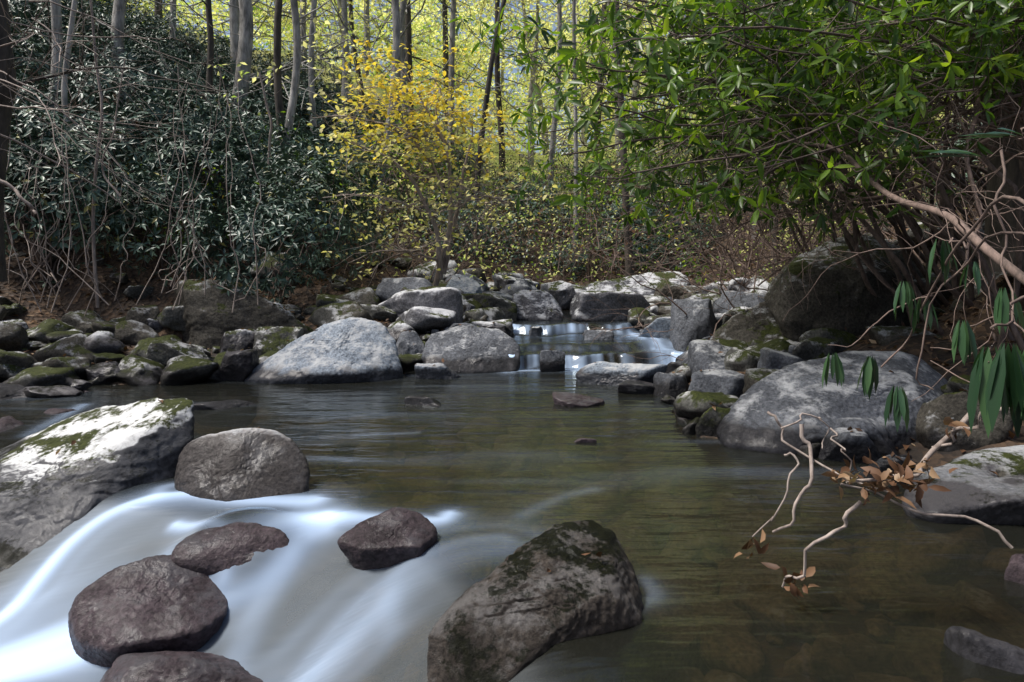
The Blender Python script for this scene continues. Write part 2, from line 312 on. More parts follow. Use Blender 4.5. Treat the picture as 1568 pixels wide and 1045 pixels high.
o=N('ShaderNodeOutputMaterial'); l(m3.outputs[0],o.inputs[0])
ob('stream_water',mb.mesh('stream_water',[m]))
# ---------- rocks
_ico={}
def ico(s):
    if s not in _ico:
        bm=bmesh.new(); bmesh.ops.create_icosphere(bm,subdivisions=s,radius=1)
        _ico[s]=(np.array([v.co[:] for v in bm.verts]),np.array([[v.index for v in f.verts] for f in bm.faces])); bm.free()
    return _ico[s]
def planes_of(pts):
    bm=bmesh.new()
    for p in pts: bm.verts.new(p)
    bmesh.ops.convex_hull(bm,input=bm.verts); bm.normal_update()
    c=np.mean(pts,0); out=[]
    for f in bm.faces:
        n=np.array(f.normal[:]); p=np.array(f.verts[0].co[:]); dd=n@(p-c)
        if dd<0: n=-n; dd=-dd
        if dd<1e-4: continue
        for (m_,e) in out:
            if n@m_>.985 : break
        else: out.append((n,dd))
    bm.free(); return c,np.array([o[0] for o in out]),np.array([o[1] for o in out])
def rockverts(n,dd,sub,p,amp,fr,seed,size):
    D,F=ico(sub); q=np.maximum(D@n.T/dd[None],0); r=(q**p).sum(1)**(-1/p)
    V=D*r[:,None]; u=V/size
    a=fbm(u*fr,7,seed,.56)
    cr=np.abs(fbm(u*fr*.9+3,4,seed+50)); crack=-np.exp(-(cr/.05)**2)*.18
    q_=fbm(u*fr*.7+9,2,seed+90); ch=np.floor(q_*4)/4+sst(.0,1,(q_*4-np.floor(q_*4)-.8)*5)*.25
    V=V+D*size*amp*(a*.7+crack+ch*.6)[:,None]
    return V,F
def hull_rock(name,pts,mat,seed=1,sub=7,p=16,amp=.07,fr=2.2,dz=0):
    pts=np.asarray(pts,float); c,n,dd=planes_of(pts); size=float(np.mean(np.ptp(pts,axis=0))/2)
    V,F=rockverts(n,dd,sub,p,amp,fr,seed,size)
    V=V+c; lo,hi=V.min(0),V.max(0); pl,ph=pts.min(0),pts.max(0); V=(V-lo)/(hi-lo)*(ph-pl)+pl-c
    mb=MB(); mb.add(V,F); return ob(name,mb.mesh(name,[mat]),c+np.array([0,0,dz]))
def rand_unit(seed,sub=5,npl=11,p=14,amp=.09):
    g=np.random.default_rng(seed); n=nrm(g.normal(size=(npl,3))); dd=g.uniform(.55,1,npl)
    n=np.vstack([n,np.eye(3),-np.eye(3)]); dd=np.concatenate([dd,np.ones(6)*.95])
    V,F=rockverts(n,dd,sub,p,amp,1.8,seed,1.0)
    lo,hi=V.min(0),V.max(0); V=(V-(lo+hi)/2)/((hi-lo)/2); return V,F
def rock(name,u0,u1,vt,vb,d,mat,seed,dep=.8,sub=6,sink=.25,rz=0,p=22,amp=.09):
    w=(u1-u0)/K*d; dz=w*dep; dc=d+dz*.35
    zt=EYE-(vt-400)/K*dc; zb=EYE-(vb-400)/K*d; h=zt-zb+sink
    w=(u1-u0)/K*(dc); x=((u0+u1)/2-784)/K*dc
    V,F=rand_unit(seed,sub,p=p,amp=amp); mb=MB(); mb.add(V*np.array([w/2,dz/2,h/2]),F)
    return ob(name,mb.mesh(name,[mat]),(x,dc,zt-h/2))
def H(*a): return [sv(*q) for q in a]
hull_rock('mossy_slab_boulder',H((-160,1070,3.0),(0,935,3.3),(120,852,3.65),(238,772,4.0),(288,705,4.2),(297,640,4.35),(275,608,4.5),(215,606,4.7),(120,640,4.8),(0,706,4.6),(-250,800,4.3),
  (60,745,3.85),(-100,810,3.6),(190,690,4.15),(250,850,4.3),(100,960,3.8),(-100,1120,3.3)),M_slabm,3,amp=.045,p=26,fr=2.6)
hull_rock('round_boulder',H((268,750,3.9),(280,700,3.95),(300,672,4.0),(375,655,4.05),(430,662,4.05),(462,690,4.0),(476,735,3.9),(455,765,3.8),(380,772,3.7),(300,768,3.75),(290,830,3.8),(450,830,3.8),(300,700,4.35),(440,700,4.35)),
  rockmat('rock_round',(.12,.11,.105),(.34,.32,.31),wl=.50,lichen=.4,kz=.30,bump=.5,wetcol=(.2,.19,.19)),5,amp=.045,p=12)
hull_rock('wet_boulder',H((102,960,2.95),(110,915,3.0),(170,870,3.1),(250,848,3.2),(305,852,3.25),(335,880,3.2),(350,930,3.05),(300,965,2.9),(180,992,2.8),(120,985,2.85),(150,1060,2.9),(300,1030,2.95),(180,900,3.45),(320,900,3.45)),M_wet,8,amp=.05,p=26)
hull_rock('submerged_boulder',H((262,825,3.2),(300,800,3.3),(370,788,3.35),(425,800,3.3),(448,835,3.25),(435,860,3.2),(330,860,3.15),(270,840,3.15),(300,930,3.2),(420,930,3.2),(350,800,3.6)),M_wet,9,amp=.05,p=8,dz=-.045)
hull_rock('wet_boulder',H((516,830,3.2),(555,796,3.25),(610,778,3.3),(652,790,3.28),(670,818,3.22),(645,838,3.1),(550,842,3.1),(560,900,3.15),(640,900,3.15),(600,800,3.5)),M_wet,10,amp=.05,p=22)
hull_rock('foreground_boulder',H((650,1070,2.3),(664,965,2.4),(698,915,2.5),(765,862,2.65),(850,803,2.8),(905,794,2.85),(948,815,2.8),(966,870,2.7),(984,908,2.6),(975,945,2.47),(880,985,2.35),(790,1030,2.25),(740,1075,2.2),
   (820,880,2.47),(940,905,2.43),(700,1180,2.3),(960,1040,2.5),(720,960,2.75),(940,850,3.1)),M_wetm,12,amp=.075,p=38,fr=1.9)
rock('wet_boulder',130,420,1008,1075,2.55,M_wet,14,dep=.6,sub=6)
hull_rock('pale_boulder',H((370,578,7.5),(420,545,7.6),(478,508,7.8),(535,486,7.9),(572,490,7.9),(603,520,7.8),(617,567,7.6),(560,572,7.3),(460,580,7.2),(390,582,7.3),(400,640,7.4),(600,640,7.5),(500,505,8.5),(590,540,8.6)),M_pale,21,amp=.045,p=20,fr=3)
hull_rock('angular_boulder',H((645,545,8.2),(655,512,8.4),(700,497,8.5),(770,505,8.4),(797,530,8.3),(785,568,8.0),(700,570,7.9),(650,560,8.0),(660,620,8.1),(780,620,8.1),(740,505,8.9)),M_grey,22,amp=.06,p=24)
rock('boulder',572,712,438,520,9.3,M_up,23,sub=6)
rock('boulder',600,655,508,562,8.3,M_grey,24)
rock('boulder',664,738,420,466,11.2,M_pale,25)
rock('boulder',783,862,444,500,10.3,M_up,26,dep=.9)
rock('boulder',872,1012,444,506,10.2,M_up,27,dep=.7)
rock('boulder',893,1062,416,466,12,M_up,28,dep=.7)
rock('boulder',700,792,448,500,10.2,M_moss,29)
rock('boulder',838,884,430,455,12.2,M_up,30)
rock('boulder',715,790,492,520,9.2,M_up,61,dep=.6)
rock('boulder',975,1050,484,530,9.2,M_pale,31,dep=.6)
rock('boulder',1030,1105,455,545,8.6,M_grey,32)
rock('boulder',826,866,536,562,8.0,M_grey,33,dep=.5,sink=.15)
rock('boulder',805,838,500,522,9.4,M_grey,134,dep=.6,sink=.1); rock('boulder',892,940,505,532,9.0,M_grey,136,dep=.6,sink=.15)
rock('boulder',505,580,440,500,10.5,M_moss,34)
rock('boulder',1000,1080,430,470,11,M_brown,71)
rock('boulder',1110,1180,425,480,9.5,M_up,72)
rock('boulder',1085,1232,453,556,7.6,M_brown,35,dep=.7)
hull_rock('large_boulder',H((1168,470,7.8),(1180,440,8),(1215,400,8.0),(1285,362,8.0),(1330,358,8.1),(1385,385,8.0),(1408,420,7.8),(1400,475,7.4),(1360,512,7.1),(1270,518,7.1),(1200,505,7.3),(1230,560,7.3),(1380,560,7.3),(1215,420,7.4),(1330,420,7.2),(1300,400,9),(1400,430,8.8)),M_brown,36,amp=.06,p=28)
rock('boulder',1058,1165,524,592,6.8,M_grey,37)
rock('boulder',1046,1166,566,642,5.8,M_grey,38,dep=.7)
rock('boulder',883,1018,553,600,7.1,M_pale,39,dep=.6,sink=.15)
rock('boulder',943,1022,583,612,6.7,M_grey,40,sink=.15)
rock('boulder',1000,1062,573,618,6.5,M_grey,41)
rock('boulder',1040,1085,540,580,7.3,M_grey,42)
hull_rock('large_slab_boulder',H((1093,660,5.0),(1130,610,5.1),(1205,562,5.3),(1290,537,5.5),(1400,543,5.5),(1455,585,5.3),(1478,630,5.1),(1450,680,4.7),(1330,690,4.55),(1190,690,4.6),(1110,678,4.75),(1150,760,4.7),(1430,760,4.7),(1270,595,4.9),(1410,600,4.85),(1400,560,6.2)),M_grey,43,amp=.045,p=28,fr=2.4)
rock('boulder',1063,1132,622,672,5.0,M_moss,44)
rock('boulder',1248,1352,658,700,4.4,M_grey,45,dep=.5,sink=.15)
hull_rock('slab_boulder',H((1385,775,3.5),(1400,738,3.65),(1480,702,3.85),(1580,684,4.0),(1700,690,3.9),(1700,790,3.3),(1570,792,3.3),(1440,792,3.35),(1450,850,3.4),(1650,850,3.4),(1520,690,4.3)),M_slab2,46,amp=.05,p=22)
rock('boulder',1415,1530,595,695,4.4,M_brown,47); rock('boulder',1500,1680,560,690,4.7,M_brown,48)
rock('boulder',1330,1390,695,730,4.0,M_grey,49,sink=.15)
rock('river_rock',1435,1680,965,1090,2.15,M_slab2,50,dep=.6,p=14)
rock('river_rock',1530,1620,855,940,2.7,M_wet,51)
rock('boulder',1225,1330,500,550,6.6,M_moss,52); rock('boulder',1340,1470,500,560,6.2,M_brown,53); rock('boulder',1450,1600,400,520,6.6,M_brown,54)
rock('boulder',1480,1600,320,400,7.6,M_brown,55)
rock('river_rock',846,932,603,634,6.1,M_wet,62,dep=.6,sink=.15); rock('river_rock',634,710,556,584,7.5,M_pale,63,dep=.6,sink=.15)
rock('river_rock',618,682,607,630,6.1,M_grey,64,dep=.6,sink=.15); rock('river_rock',868,912,668,684,4.9,M_wet,65,sink=.1)
rock('river_rock',298,388,614,638,6.0,M_grey,66,dep=.5,sink=.12)
rock('mossy_boulder',255,492,428,545,8.75,M_brown,81,dep=.5,p=12); rock('boulder',-60,72,485,548,8.2,M_up,82); rock('boulder',330,400,505,560,8.0,M_up,83)
rock('mossy_boulder',390,460,500,548,8.0,M_moss,84); rock('boulder',95,185,475,530,8.6,M_brown,85); rock('boulder',180,255,468,520,8.8,M_brown,86)
rock('mossy_boulder',-20,42,545,600,6.9,M_moss,87); rock('river_rock',28,125,590,612,6.5,M_up,88,dep=.5,sink=.1); rock('boulder',-80,45,640,705,5.2,M_wet,89)
rock('mossy_boulder',70,130,548,585,7.2,M_moss,90); rock('boulder',240,330,520,560,7.7,M_moss,91); rock('boulder',50,130,625,655,5.8,M_wet,92,sink=.1)
rock('boulder',-40,60,590,620,6.4,M_grey,93,sink=.1);rock('boulder',330,395,535,572,7.4,M_up,94);rock('boulder',130,200,555,580,7.2,M_up,95)
U=[rand_unit(200+i,4,amp=.12,p=22) for i in range(10)]
def scatter(name,pts,smin,smax,mats,zoff=.0,flat=.7,pw=3.2):
    mb=MB()
    for k,(x,y,z) in enumerate(pts):
        V,F=U[rng.integers(10)]; s=smin+(smax-smin)*rng.random()**pw; a=rng.uniform(0,6.28); c,sn=math.cos(a),math.sin(a)
        Q=V*np.array([s,s*rng.uniform(.5,1),s*rng.uniform(.4,flat)]); tl=rng.normal(0,.35); Q=Q@np.array([[1,0,0],[0,math.cos(tl),math.sin(tl)],[0,-math.sin(tl),math.cos(tl)]])@np.array([[c,sn,0],[-sn,c,0],[0,0,1]])
        mb.add(Q+np.array([x,y,z+zoff*s]),F,int(rng.integers(len(mats))))
    return ob(name,mb.mesh(name,mats))
def rnd(n,x0,x1,y0,y1,cond):
    x=rng.uniform(x0,x1,n); y=rng.uniform(y0,y1,n); d,_,_=pdist(x,y,CH+[CH[0]]); ins=inside(x,y); k=cond(d,ins,x,y)
    x,y=x[k],y[k]; return np.stack([x,y,Te(x,y)],1)
scatter('bank_cobbles',rnd(1100,-9,0,5,11,lambda d,i,x,y:(~i)&(d<2.2)),.03,.42,[M_up,M_moss,M_brown,M_moss],.1)
scatter('bank_cobbles',rnd(700,1,6,3,10,lambda d,i,x,y:(~i)&(d<1.5)),.03,.32,[M_grey,M_moss,M_brown],.15)
scatter('bank_cobbles',rnd(420,-1.5,4,8.8,14,lambda d,i,x,y:((~i)&(d<1.8))),.05,.55,[M_up,M_up,M_brown,M_grey],.2)
scatter('bank_cobbles',rnd(160,-5.5,-3,4.5,8,lambda d,i,x,y:(i)&(d<.5)),.05,.2,[M_up,M_moss,M_wet],.6)
scatter('bank_cobbles',rnd(220,-8,8,7,15,lambda d,i,x,y:(~i)&(d<5)&(d>1.8)),.12,.45,[M_moss,M_brown,M_brown],.1)
scatter('stream_bed_stones',rnd(1300,-3,3,1.5,7,lambda d,i,x,y:i&(d>.35)),.04,.26,[M_bed],.15,.5,2)
# ---------- litter
def litter(name,P,L=.06):
    n=len(P); nm=nrm(rng.normal(0,.35,(n,3))+np.array([0,0,1])); ax=np.cross(nm,nrm(rng.normal(size=(n,3))))
    mb=MB(); LL=L*rng.uniform(.6,1.4,n); leaves(mb,P+np.array([0,0,.012]),ax,nm,LL,LL*.5,0,rng.random(n),0,rng.uniform(-.3,.4,(n,1))); return ob(name,mb.mesh(name,[L_dead]))
litter('fallen_leaves',rnd(30000,-10,9,4,20,lambda d,i,x,y:(~i)&(d>.35)),.07)
P=[]
for o_ in list(bpy.context.scene.objects):
    if 'boulder' in o_.name or 'rock' in o_.name:
        me=o_.data; n_=len(me.vertices); co=np.empty(n_*3); me.vertices.foreach_get('co',co); co=co.reshape(-1,3); no=np.empty(n_*3); me.vertices.foreach_get('normal',no); no=no.reshape(-1,3)
        idx=np.where((no[:,2]>.8))[0]
        cnt=(40 if o_.name=='large_boulder' else 3)
        if o_.name=='mossy_boulder': cnt=220
        w_=co[idx]+np.array(o_.location); idx=idx[w_[:,2]>.12]
        if len(idx)>10: P.append(co[rng.choice(idx,cnt)]+np.array(o_.location))
litter('fallen_leaves',np.concatenate(P),.055)
# ---------- plants
def branchy(mb,start,dirv,length,rad,depth,tips,tdirs,nseg=7,wob=.25,up=.1,nch=4,shrink=.6,mat=0,k=5,spread=.8,cstart=.35):
    dirv=nrm(np.asarray(dirv,float)); pts=[np.asarray(start,float)]; ds=[dirv]
    for i in range(nseg):
        dirv=nrm(dirv+rng.normal(0,wob,3)+np.array([0,0,up])); pts.append(pts[-1]+dirv*length/nseg); ds.append(dirv)
    pts=np.array(pts); tube(mb,pts,np.linspace(rad,rad*.45,len(pts)),k,mat)
    if depth==0: tips.append(pts[-1]); tdirs.append(dirv); return
    for c in range(nch):
        f=rng.uniform(cstart,1) if c else 1.0; ii=min(int(f*nseg),nseg); dd=nrm(ds[ii]+rng.normal(0,spread,3))
        branchy(mb,pts[ii],dd,length*shrink*rng.uniform(.7,1.2),rad*.5,depth-1,tips,tdirs,max(3,nseg-2),wob,up,nch,shrink,mat,max(3,k-1),spread,cstart)
def rh_bush(seed,leafm):
    mb=MB(); N_=520; D=nrm(rng.normal(size=(N_,3))+np.array([0,-.1,.35])); r=rng.uniform(.5,1.0,N_)**.6
    r=r*(1+.5*fbm(D*1.7+seed,3,seed)); T=D*r[:,None]*np.array([1.1,1.1,.85])+np.array([0,0,.25])
    whorls(mb,T,D+np.array([0,0,.5]),6,.115,.038,.35,1,0)
    for i in range(14):
        e=T[rng.integers(N_)]; tube(mb,curve([(rng.normal(0,.15),rng.normal(0,.15),-.9),e*np.array([.5,.5,.2]),e],8,.08,i),np.linspace(.016,.004,8),3,0)
    return mb.mesh('rhododendron_bush',[B_twig,leafm])
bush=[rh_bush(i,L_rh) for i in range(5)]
def empty(name):
    e=bpy.data.objects.new(name,None); bpy.context.scene.collection.objects.link(e); return e
th=empty('rhododendron_thicket')
def thin(P,r,n=9999):
    keep=[]
    for q in P:
        if all((q[0]-k[0])**2+(q[1]-k[1])**2>r*r for k in keep): keep.append(q)
        if len(keep)>=n: break
    return keep
def putb(P,meshes,par,nm,s0,s1,zo=.5):
    for q in P:
        s=rng.uniform(s0,s1); ob(nm,meshes[rng.integers(len(meshes))],(q[0],q[1],q[2]+zo*s),(rng.normal(0,.15),rng.normal(0,.15),rng.uniform(0,6.28)),(s,s,s*rng.uniform(.8,1.1)),par)
vis=lambda x,y:(np.abs(x)<y*.78+1.2)
putb(thin(rnd(1500,-18,-1.6,9.4,22,lambda d,i,x,y:(~i)&(d>1.5)&vis(x,y)&(x<-1.9-.10*y)),1.12),bush,th,'bush',.9,1.3,.5)
putb(thin(rnd(400,-5,4,15,26,lambda d,i,x,y:(~i)&(d>1.6)),1.8),bush,th,'bush',.6,1.0,.3)
putb(thin(rnd(500,3,16,9.3,22,lambda d,i,x,y:(~i)&(d>3)&vis(x,y)),1.7),bush,th,'bush',.7,1.2,.5)
def brush(seed,lm,nl=6):
    mb=MB(); tips=[];td=[]
    for i in range(6): branchy(mb,(rng.normal(0,.2),rng.normal(0,.2),-.3),(rng.normal(0,.6),rng.normal(0,.6),1),1.5,.012,2,tips,td,5,.28,.05,3,.6,0,4)
    T=np.array(tips); T=np.repeat(T,nl,0)+rng.normal(0,.13,(len(T)*nl,3)); n=len(T)
    leaves(mb,T,rng.normal(size=(n,3)),rng.normal(0,.5,(n,3))+np.array([0,0,1]),rng.uniform(.05,.1,n),rng.uniform(.03,.055,n),1,rng.random(n),0)
    return mb.mesh('autumn_brush',[B_mid,lm])
br=[brush(0,L_pal,5),brush(1,L_rhn,16),brush(2,L_can,7),brush(3,L_dead,5),brush(4,L_rh,18)]
ub=empty('autumn_underbrush')
putb(thin(rnd(500,-4,9,12.2,26,lambda d,i,x,y:(~i)&(d>.7)),1.1,80),br,ub,'brush',.8,1.6,.1)
putb(thin(rnd(300,3,8,9,14,lambda d,i,x,y:(~i)&(d>2.6)),.9,24),[br[3],br[1],br[2]],ub,'brush',.6,1.2,.1)
def tree(seed,h,lm,bark,low=.35,nl=16,ls=1.0,nb=30):
    mb=MB(); pts=curve([(0,0,-1),(rng.normal(0,.15),rng.normal(0,.15),h*.33),(rng.normal(0,.4),rng.normal(0,.4),h*.66),(rng.normal(0,.7),rng.normal(0,.7),h)],22,.12,seed)
    tube(mb,pts,np.linspace(.17,.03,22),9,0); tips=[];td=[]
    for i in range(nb):
        f=rng.uniform(low,1); q=pts[int(f*21)]; a=rng.uniform(0,6.28)
        branchy(mb,q,(math.cos(a),math.sin(a),rng.uniform(.0,.6)),(1.25-f)*2.6+1.0,.035*(1.2-f)+.008,2,tips,td,4,.22,.03,3,.55,0,4,.7)
    T=np.array(tips); T=T[rng.random(len(T))<.8]; T=np.repeat(T,nl,0)+rng.normal(0,.32,(len(T)*nl,3))*np.array([1,1,.4]); n=len(T)
    tt=np.clip(.62+.5*fbm(T*.5,2,seed)+rng.normal(0,.15,n),0,1)
    leaves(mb,T,rng.normal(size=(n,3)),rng.normal(0,.6,(n,3))+np.array([0,0,1]),ls*rng.uniform(.10,.17,n),ls*rng.uniform(.065,.11,n),1,tt,0)
    return mb.mesh('forest_tree',[bark,lm])
tr_=[tree(1,15,L_can,B_grey,.15,11),tree(2,13,L_can,B_grey,.1,11),tree(3,17,L_can,B_dark,.2,11),tree(4,10,L_pal,B_grey,.1,11)]
far=[tree(5,9,L_can,B_grey,.05,12,1.8,28),tree(6,10,L_can,B_grey,.05,12,1.8,28)]
for q in thin(rnd(500,-26,26,17,34,lambda d,i,x,y:(~i)&(d>1.5)&(np.abs(x)<y*.8+2)),3.7,24):
    ob('forest_tree',tr_[rng.integers(4)],q,(rng.normal(0,.04),rng.normal(0,.04),rng.uniform(0,6.28)))
for q in thin(rnd(700,-44,44,34,54,lambda d,i,x,y:(np.abs(x)<y*.8+2)),4.6,34):
    ob('forest_tree',far[rng.integers(2)],q,(rng.normal(0,.04),rng.normal(0,.04),rng.uniform(0,6.28)),(1.25,1.25,1.1))
def trunk(name,pts,r0,r1,mat,seed,k=12):
    mb=MB(); c=curve(pts,26,.05,seed); tube(mb,c,np.linspace(r0,r1,26)*(1+.5*np.exp(-np.arange(26)/1.5)),k,0)
    tips=[];td=[]
    for i in range(6): 
        q=c[rng.integers(8,24)]; a=rng.uniform(0,6.28); branchy(mb,q,(math.cos(a),math.sin(a),.3),1.6,.02,2,tips,td,6,.25,.02,3,.55)
    return ob(name,mb.mesh(name,[mat]))
trunk('tree_trunk',H((1550,420,6.2),(1545,200,6.2),(1540,0,6.2),(1535,-300,6.4)),.2,.16,B_dark,1)
trunk('tree_trunk',H((-25,430,7.5),(-5,200,7.5),(8,100,7.4),(-10,-60,7.3),(-60,-300,7.3)),.12,.09,B_dark,2)
for k,(a,b,d,r,m_) in enumerate([(400,430,13,.09,B_grey),(60,75,12,.10,B_grey),(345,350,17,.2,B_grey),(195,205,14,.14,B_grey),(438,450,14,.09,B_dark),(575,590,17,.12,B_grey),(150,140,10.5,.05,B_grey),(310,318,15,.08,B_dark),(490,495,17,.09,B_grey),(720,810,18,.08,B_dark),(1190,1180,12,.07,B_dark),(1330,1300,11,.12,B_dark),(880,878,17,.06,B_grey),(1430,1440,10,.07,B_dark),(965,940,16,.09,B_dark),(1100,1110,20,.15,B_dark),(630,640,22,.12,B_grey),(530,520,20,.11,B_grey),(690,700,24,.12,B_grey),(560,545,25,.10,B_dark),(770,765,26,.12,B_dark),(840,850,24,.10,B_grey),(470,478,24,.12,B_grey),(370,385,22,.10,B_dark),(255,245,18,.09,B_grey),(910,925,28,.14,B_dark)]):
    q0=sv(a,430,d); z0=float(Te(np.array([q0[0]]),np.array([d]))[0]); t1=sv(b,-150,d)
    q0[2]=z0-.3; mid=(q0+t1)/2+rng.normal(0,.25,3)
    trunk('tree_trunk',[q0,mid,t1,t1+(t1-mid)*.6],r,r*.5,m_,10+k)
# yellow tree
mb=MB(); tips=[];td=[]
stems=[[(672,440,11),(680,380,11),(690,300,11),(680,220,11),(645,150,11),(620,105,11)],[(675,430,11),(668,360,10.8),(640,290,10.6),(590,240,10.5),(520,210,10.4)],
 [(676,420,11),(700,320,11.2),(715,250,11.3),(725,180,11.4)],[(680,340,11),(640,320,10.6),(580,300,10.3),(500,300,10.1)],[(684,300,11),(650,230,11),(610,175,10.8),(580,120,10.8)],[(672,400,11),(640,390,10.5),(600,385,10.3)],[(690,320,11),(740,300,10.8),(790,310,10.6)],
 [(686,260,11),(670,190,10.9),(670,125,10.9)],[(660,250,11),(610,200,10.6),(550,180,10.5),(480,180,10.3)]]
for i,sx_ in enumerate(stems):
    c=curve(H(*sx_),18,.06,i); tube(mb,c,np.linspace(.05 if i<3 else .022,.008,18),7,0)
    for j in range(11):
        ii=rng.integers(6,18); a=rng.uniform(0,6.28); branchy(mb,c[ii],(math.cos(a),math.sin(a),rng.uniform(-.05,.25)),.8,.008,1,tips,td,6,.18,-.01,5,.6,0,4,.7,.2)
T=np.array(tips); n0=len(T); T=np.repeat(T,8,0)+rng.normal(0,.09,(n0*8,3))*np.array([1,1,.25]); n=len(T)
top=(T[:,2]>2.95+rng.normal(0,.25,n))&(T[:,0]>-2.7+rng.normal(0,.25,n))
T=T[(top&(rng.random(n)<.9))|(rng.random(n)<.3)]; n=len(T); up_=(T[:,2]>3.0+rng.normal(0,.3,n))&(T[:,0]>-2.6+rng.normal(0,.3,n))
for msk,mi in ((up_,1),(~up_,2)):
    q=T[msk]; nn=len(q); leaves(mb,q,nrm(rng.normal(size=(nn,3))*np.array([1,1,.5])),rng.normal(0,.45,(nn,3))+np.array([0,-.4,1]),rng.uniform(.07,.12,nn),rng.uniform(.045,.075,nn),mi,rng.random(nn),1)
ob('yellow_autumn_tree',mb.mesh('yellow_autumn_tree',[B_pale,L_yel,L_pal]))
# right overhanging rhododendron
mb=MB(); tips=[];td=[]
for i in range(84):
    u=rng.uniform(835,1560); vmax=320 if u<1300 else 210; v=rng.uniform(-60,vmax) if u>930 else rng.uniform(40,240); d=rng.uniform(4.6,8)
    e=sv(u,v,d); x0=rng.uniform(max(3.9,e[0]+.8),7.5); y0=np.clip(d+rng.uniform(-.5,2),5.5,10); s0=np.array([x0,y0,float(Te(np.array([x0]),np.array([y0]))[0])-.05])
    m1_=s0*.55+e*.45+np.array([0,0,rng.uniform(.5,1.2)]); c=curve([s0,m1_,e],20,.16,i); tube(mb,c,np.linspace(.026,.006,20),6,0)
    for j in range(11):
        ii=rng.integers(9,20); dd=nrm(c[ii]-c[ii-1])+rng.normal(0,.6,3); branchy(mb,c[ii],dd,.6,.006,1,tips,td,5,.28,.04,4,.6,0,3,.8,.3)
T=np.array(tips);D=np.array(td); sl=T[:,0]/T[:,1]; el=(T[:,2]-EYE)/T[:,1]
k=((el>.06)&~((sl>.62)&(el<.25)) & (rng.random(len(T))<np.where(el<.19,.6,.9)))|(rng.random(len(T))<.05)
whorls(mb,T[k],D[k]+np.array([0,0,.25]),7,.14,.038,.4,1,1)
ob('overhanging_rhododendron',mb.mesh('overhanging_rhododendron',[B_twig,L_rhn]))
mb=MB(); tips=[];td=[]
for i in range(52):
    x0=rng.uniform(2.4,6.5); y0=rng.uniform(8.6,10.5); z0=float(Te(np.array([x0]),np.array([y0]))[0])
    branchy(mb,(x0,y0,z0),(rng.uniform(-1.3,.2),rng.normal(0,.4),rng.uniform(.3,1)),1.9,.012,2,tips,td,8,.22,-.01,4,.55,0,4,.6,.2)
ob('bare_twig_tangle',mb.mesh('bare_twig_tangle',[B_mid]))
mb=MB()
for i in range(34):
    u=rng.uniform(-20,400); d=rng.uniform(8,9.5); u1=u+rng.normal(0,50); v1=rng.uniform(60,380)
    tube(mb,curve(H((u,rng.uniform(430,480),d),((u+u1)/2+rng.normal(0,20),(460+v1)/2,d),(u1,v1,d+.3)),16,.12,i),np.linspace(.008,.003,16),4,0)
for pl,r in (([(150,470,9),(145,330,9),(155,200,8.9),(148,80,8.9),(140,-40,8.8)],.025),([(185,300,8.5),(160,260,8.5),(178,180,8.5),(196,90,8.5)],.014),([(0,275,6),(30,295,6),(50,320,6),(62,325,6)],.018),([(0,205,7),(90,250,7.4),(190,310,8)],.012),([(410,300,12),(415,200,12),(400,110,12)],.03)):
    tube(mb,curve(H(*pl),16,.03,3),np.linspace(r,r*.6,16),5,0)
tips=[];td=[]
for i in range(9): branchy(mb,sv(rng.uniform(-60,60),rng.uniform(-20,250),rng.uniform(6.5,8)),(1,rng.normal(0,.2),rng.uniform(-.4,.3)),1.8,.010,2,tips,td,8,.2,-.02,4,.55,0,4,.5,.2)
ob('hanging_vines',mb.mesh('hanging_vines',[B_pale]))
mb=MB(); tips=[];td=[]
for pl,r in (([(1150,190,5.6),(1220,215,5.4),(1290,240,5.1),(1350,290,4.7),(1430,320,4.2),(1490,360,3.8),(1600,470,3.4)],.026),([(1010,240,6.5),(1100,200,6.2),(1190,215,6),(1290,250,5.6)],.014),([(1250,340,6),(1320,300,5.8),(1420,270,5.5),(1520,200,5)],.016),([(1160,440,7),(1230,380,6.8),(1260,300,6.7),(1270,200,6.6)],.015),([(1040,380,7.5),(1120,360,7),(1200,330,6.6),(1300,330,6)],.011),([(1480,420,4.5),(1500,330,4.6),(1480,240,4.8),(1500,120,5)],.018)):
    c=curve(H(*pl),24,.06,int(r*1000)); tube(mb,c,np.linspace(r*.5,r,24),8,0)
    for j in range(11): branchy(mb,c[rng.integers(2,20)],rng.normal(size=3)+np.array([-.5,0,0]),.8,.006,1,tips,td,8,.25,-.03,4,.6,0,4)
ob('fallen_branch',mb.mesh('fallen_branch',[B_mid]))
# near drooping rhododendron
mb=MB()
for pl,r in (([(1600,330,1.5),(1520,310,1.7),(1470,380,1.9),(1420,450,2.1),(1390,520,2.2),(1360,560,2.2)],.005),([(1600,420,1.5),(1530,500,1.45),(1500,560,1.4)],.004),([(1520,230,1.9),(1530,330,1.8),(1540,440,1.7),(1560,520,1.5)],.004),([(1470,380,1.9),(1430,360,2)],.003),([(1420,450,2.1),(1330,500,2.2),(1280,535,2.2)],.003),([(1600,380,1.6),(1530,360,1.8),(1450,430,2.0),(1400,560,2.0),(1420,600,2)],.004),([(1600,480,1.6),(1480,500,1.9),(1440,540,2)],.003),([(1600,560,1.5),(1500,590,1.8),(1440,560,2.0)],.003),([(1600,180,1.7),(1550,215,1.7),(1500,245,1.8)],.004)):
    tube(mb,curve(H(*pl),18,.02,int(r*1e4)),np.linspace(r,r*.5,18),6,0)
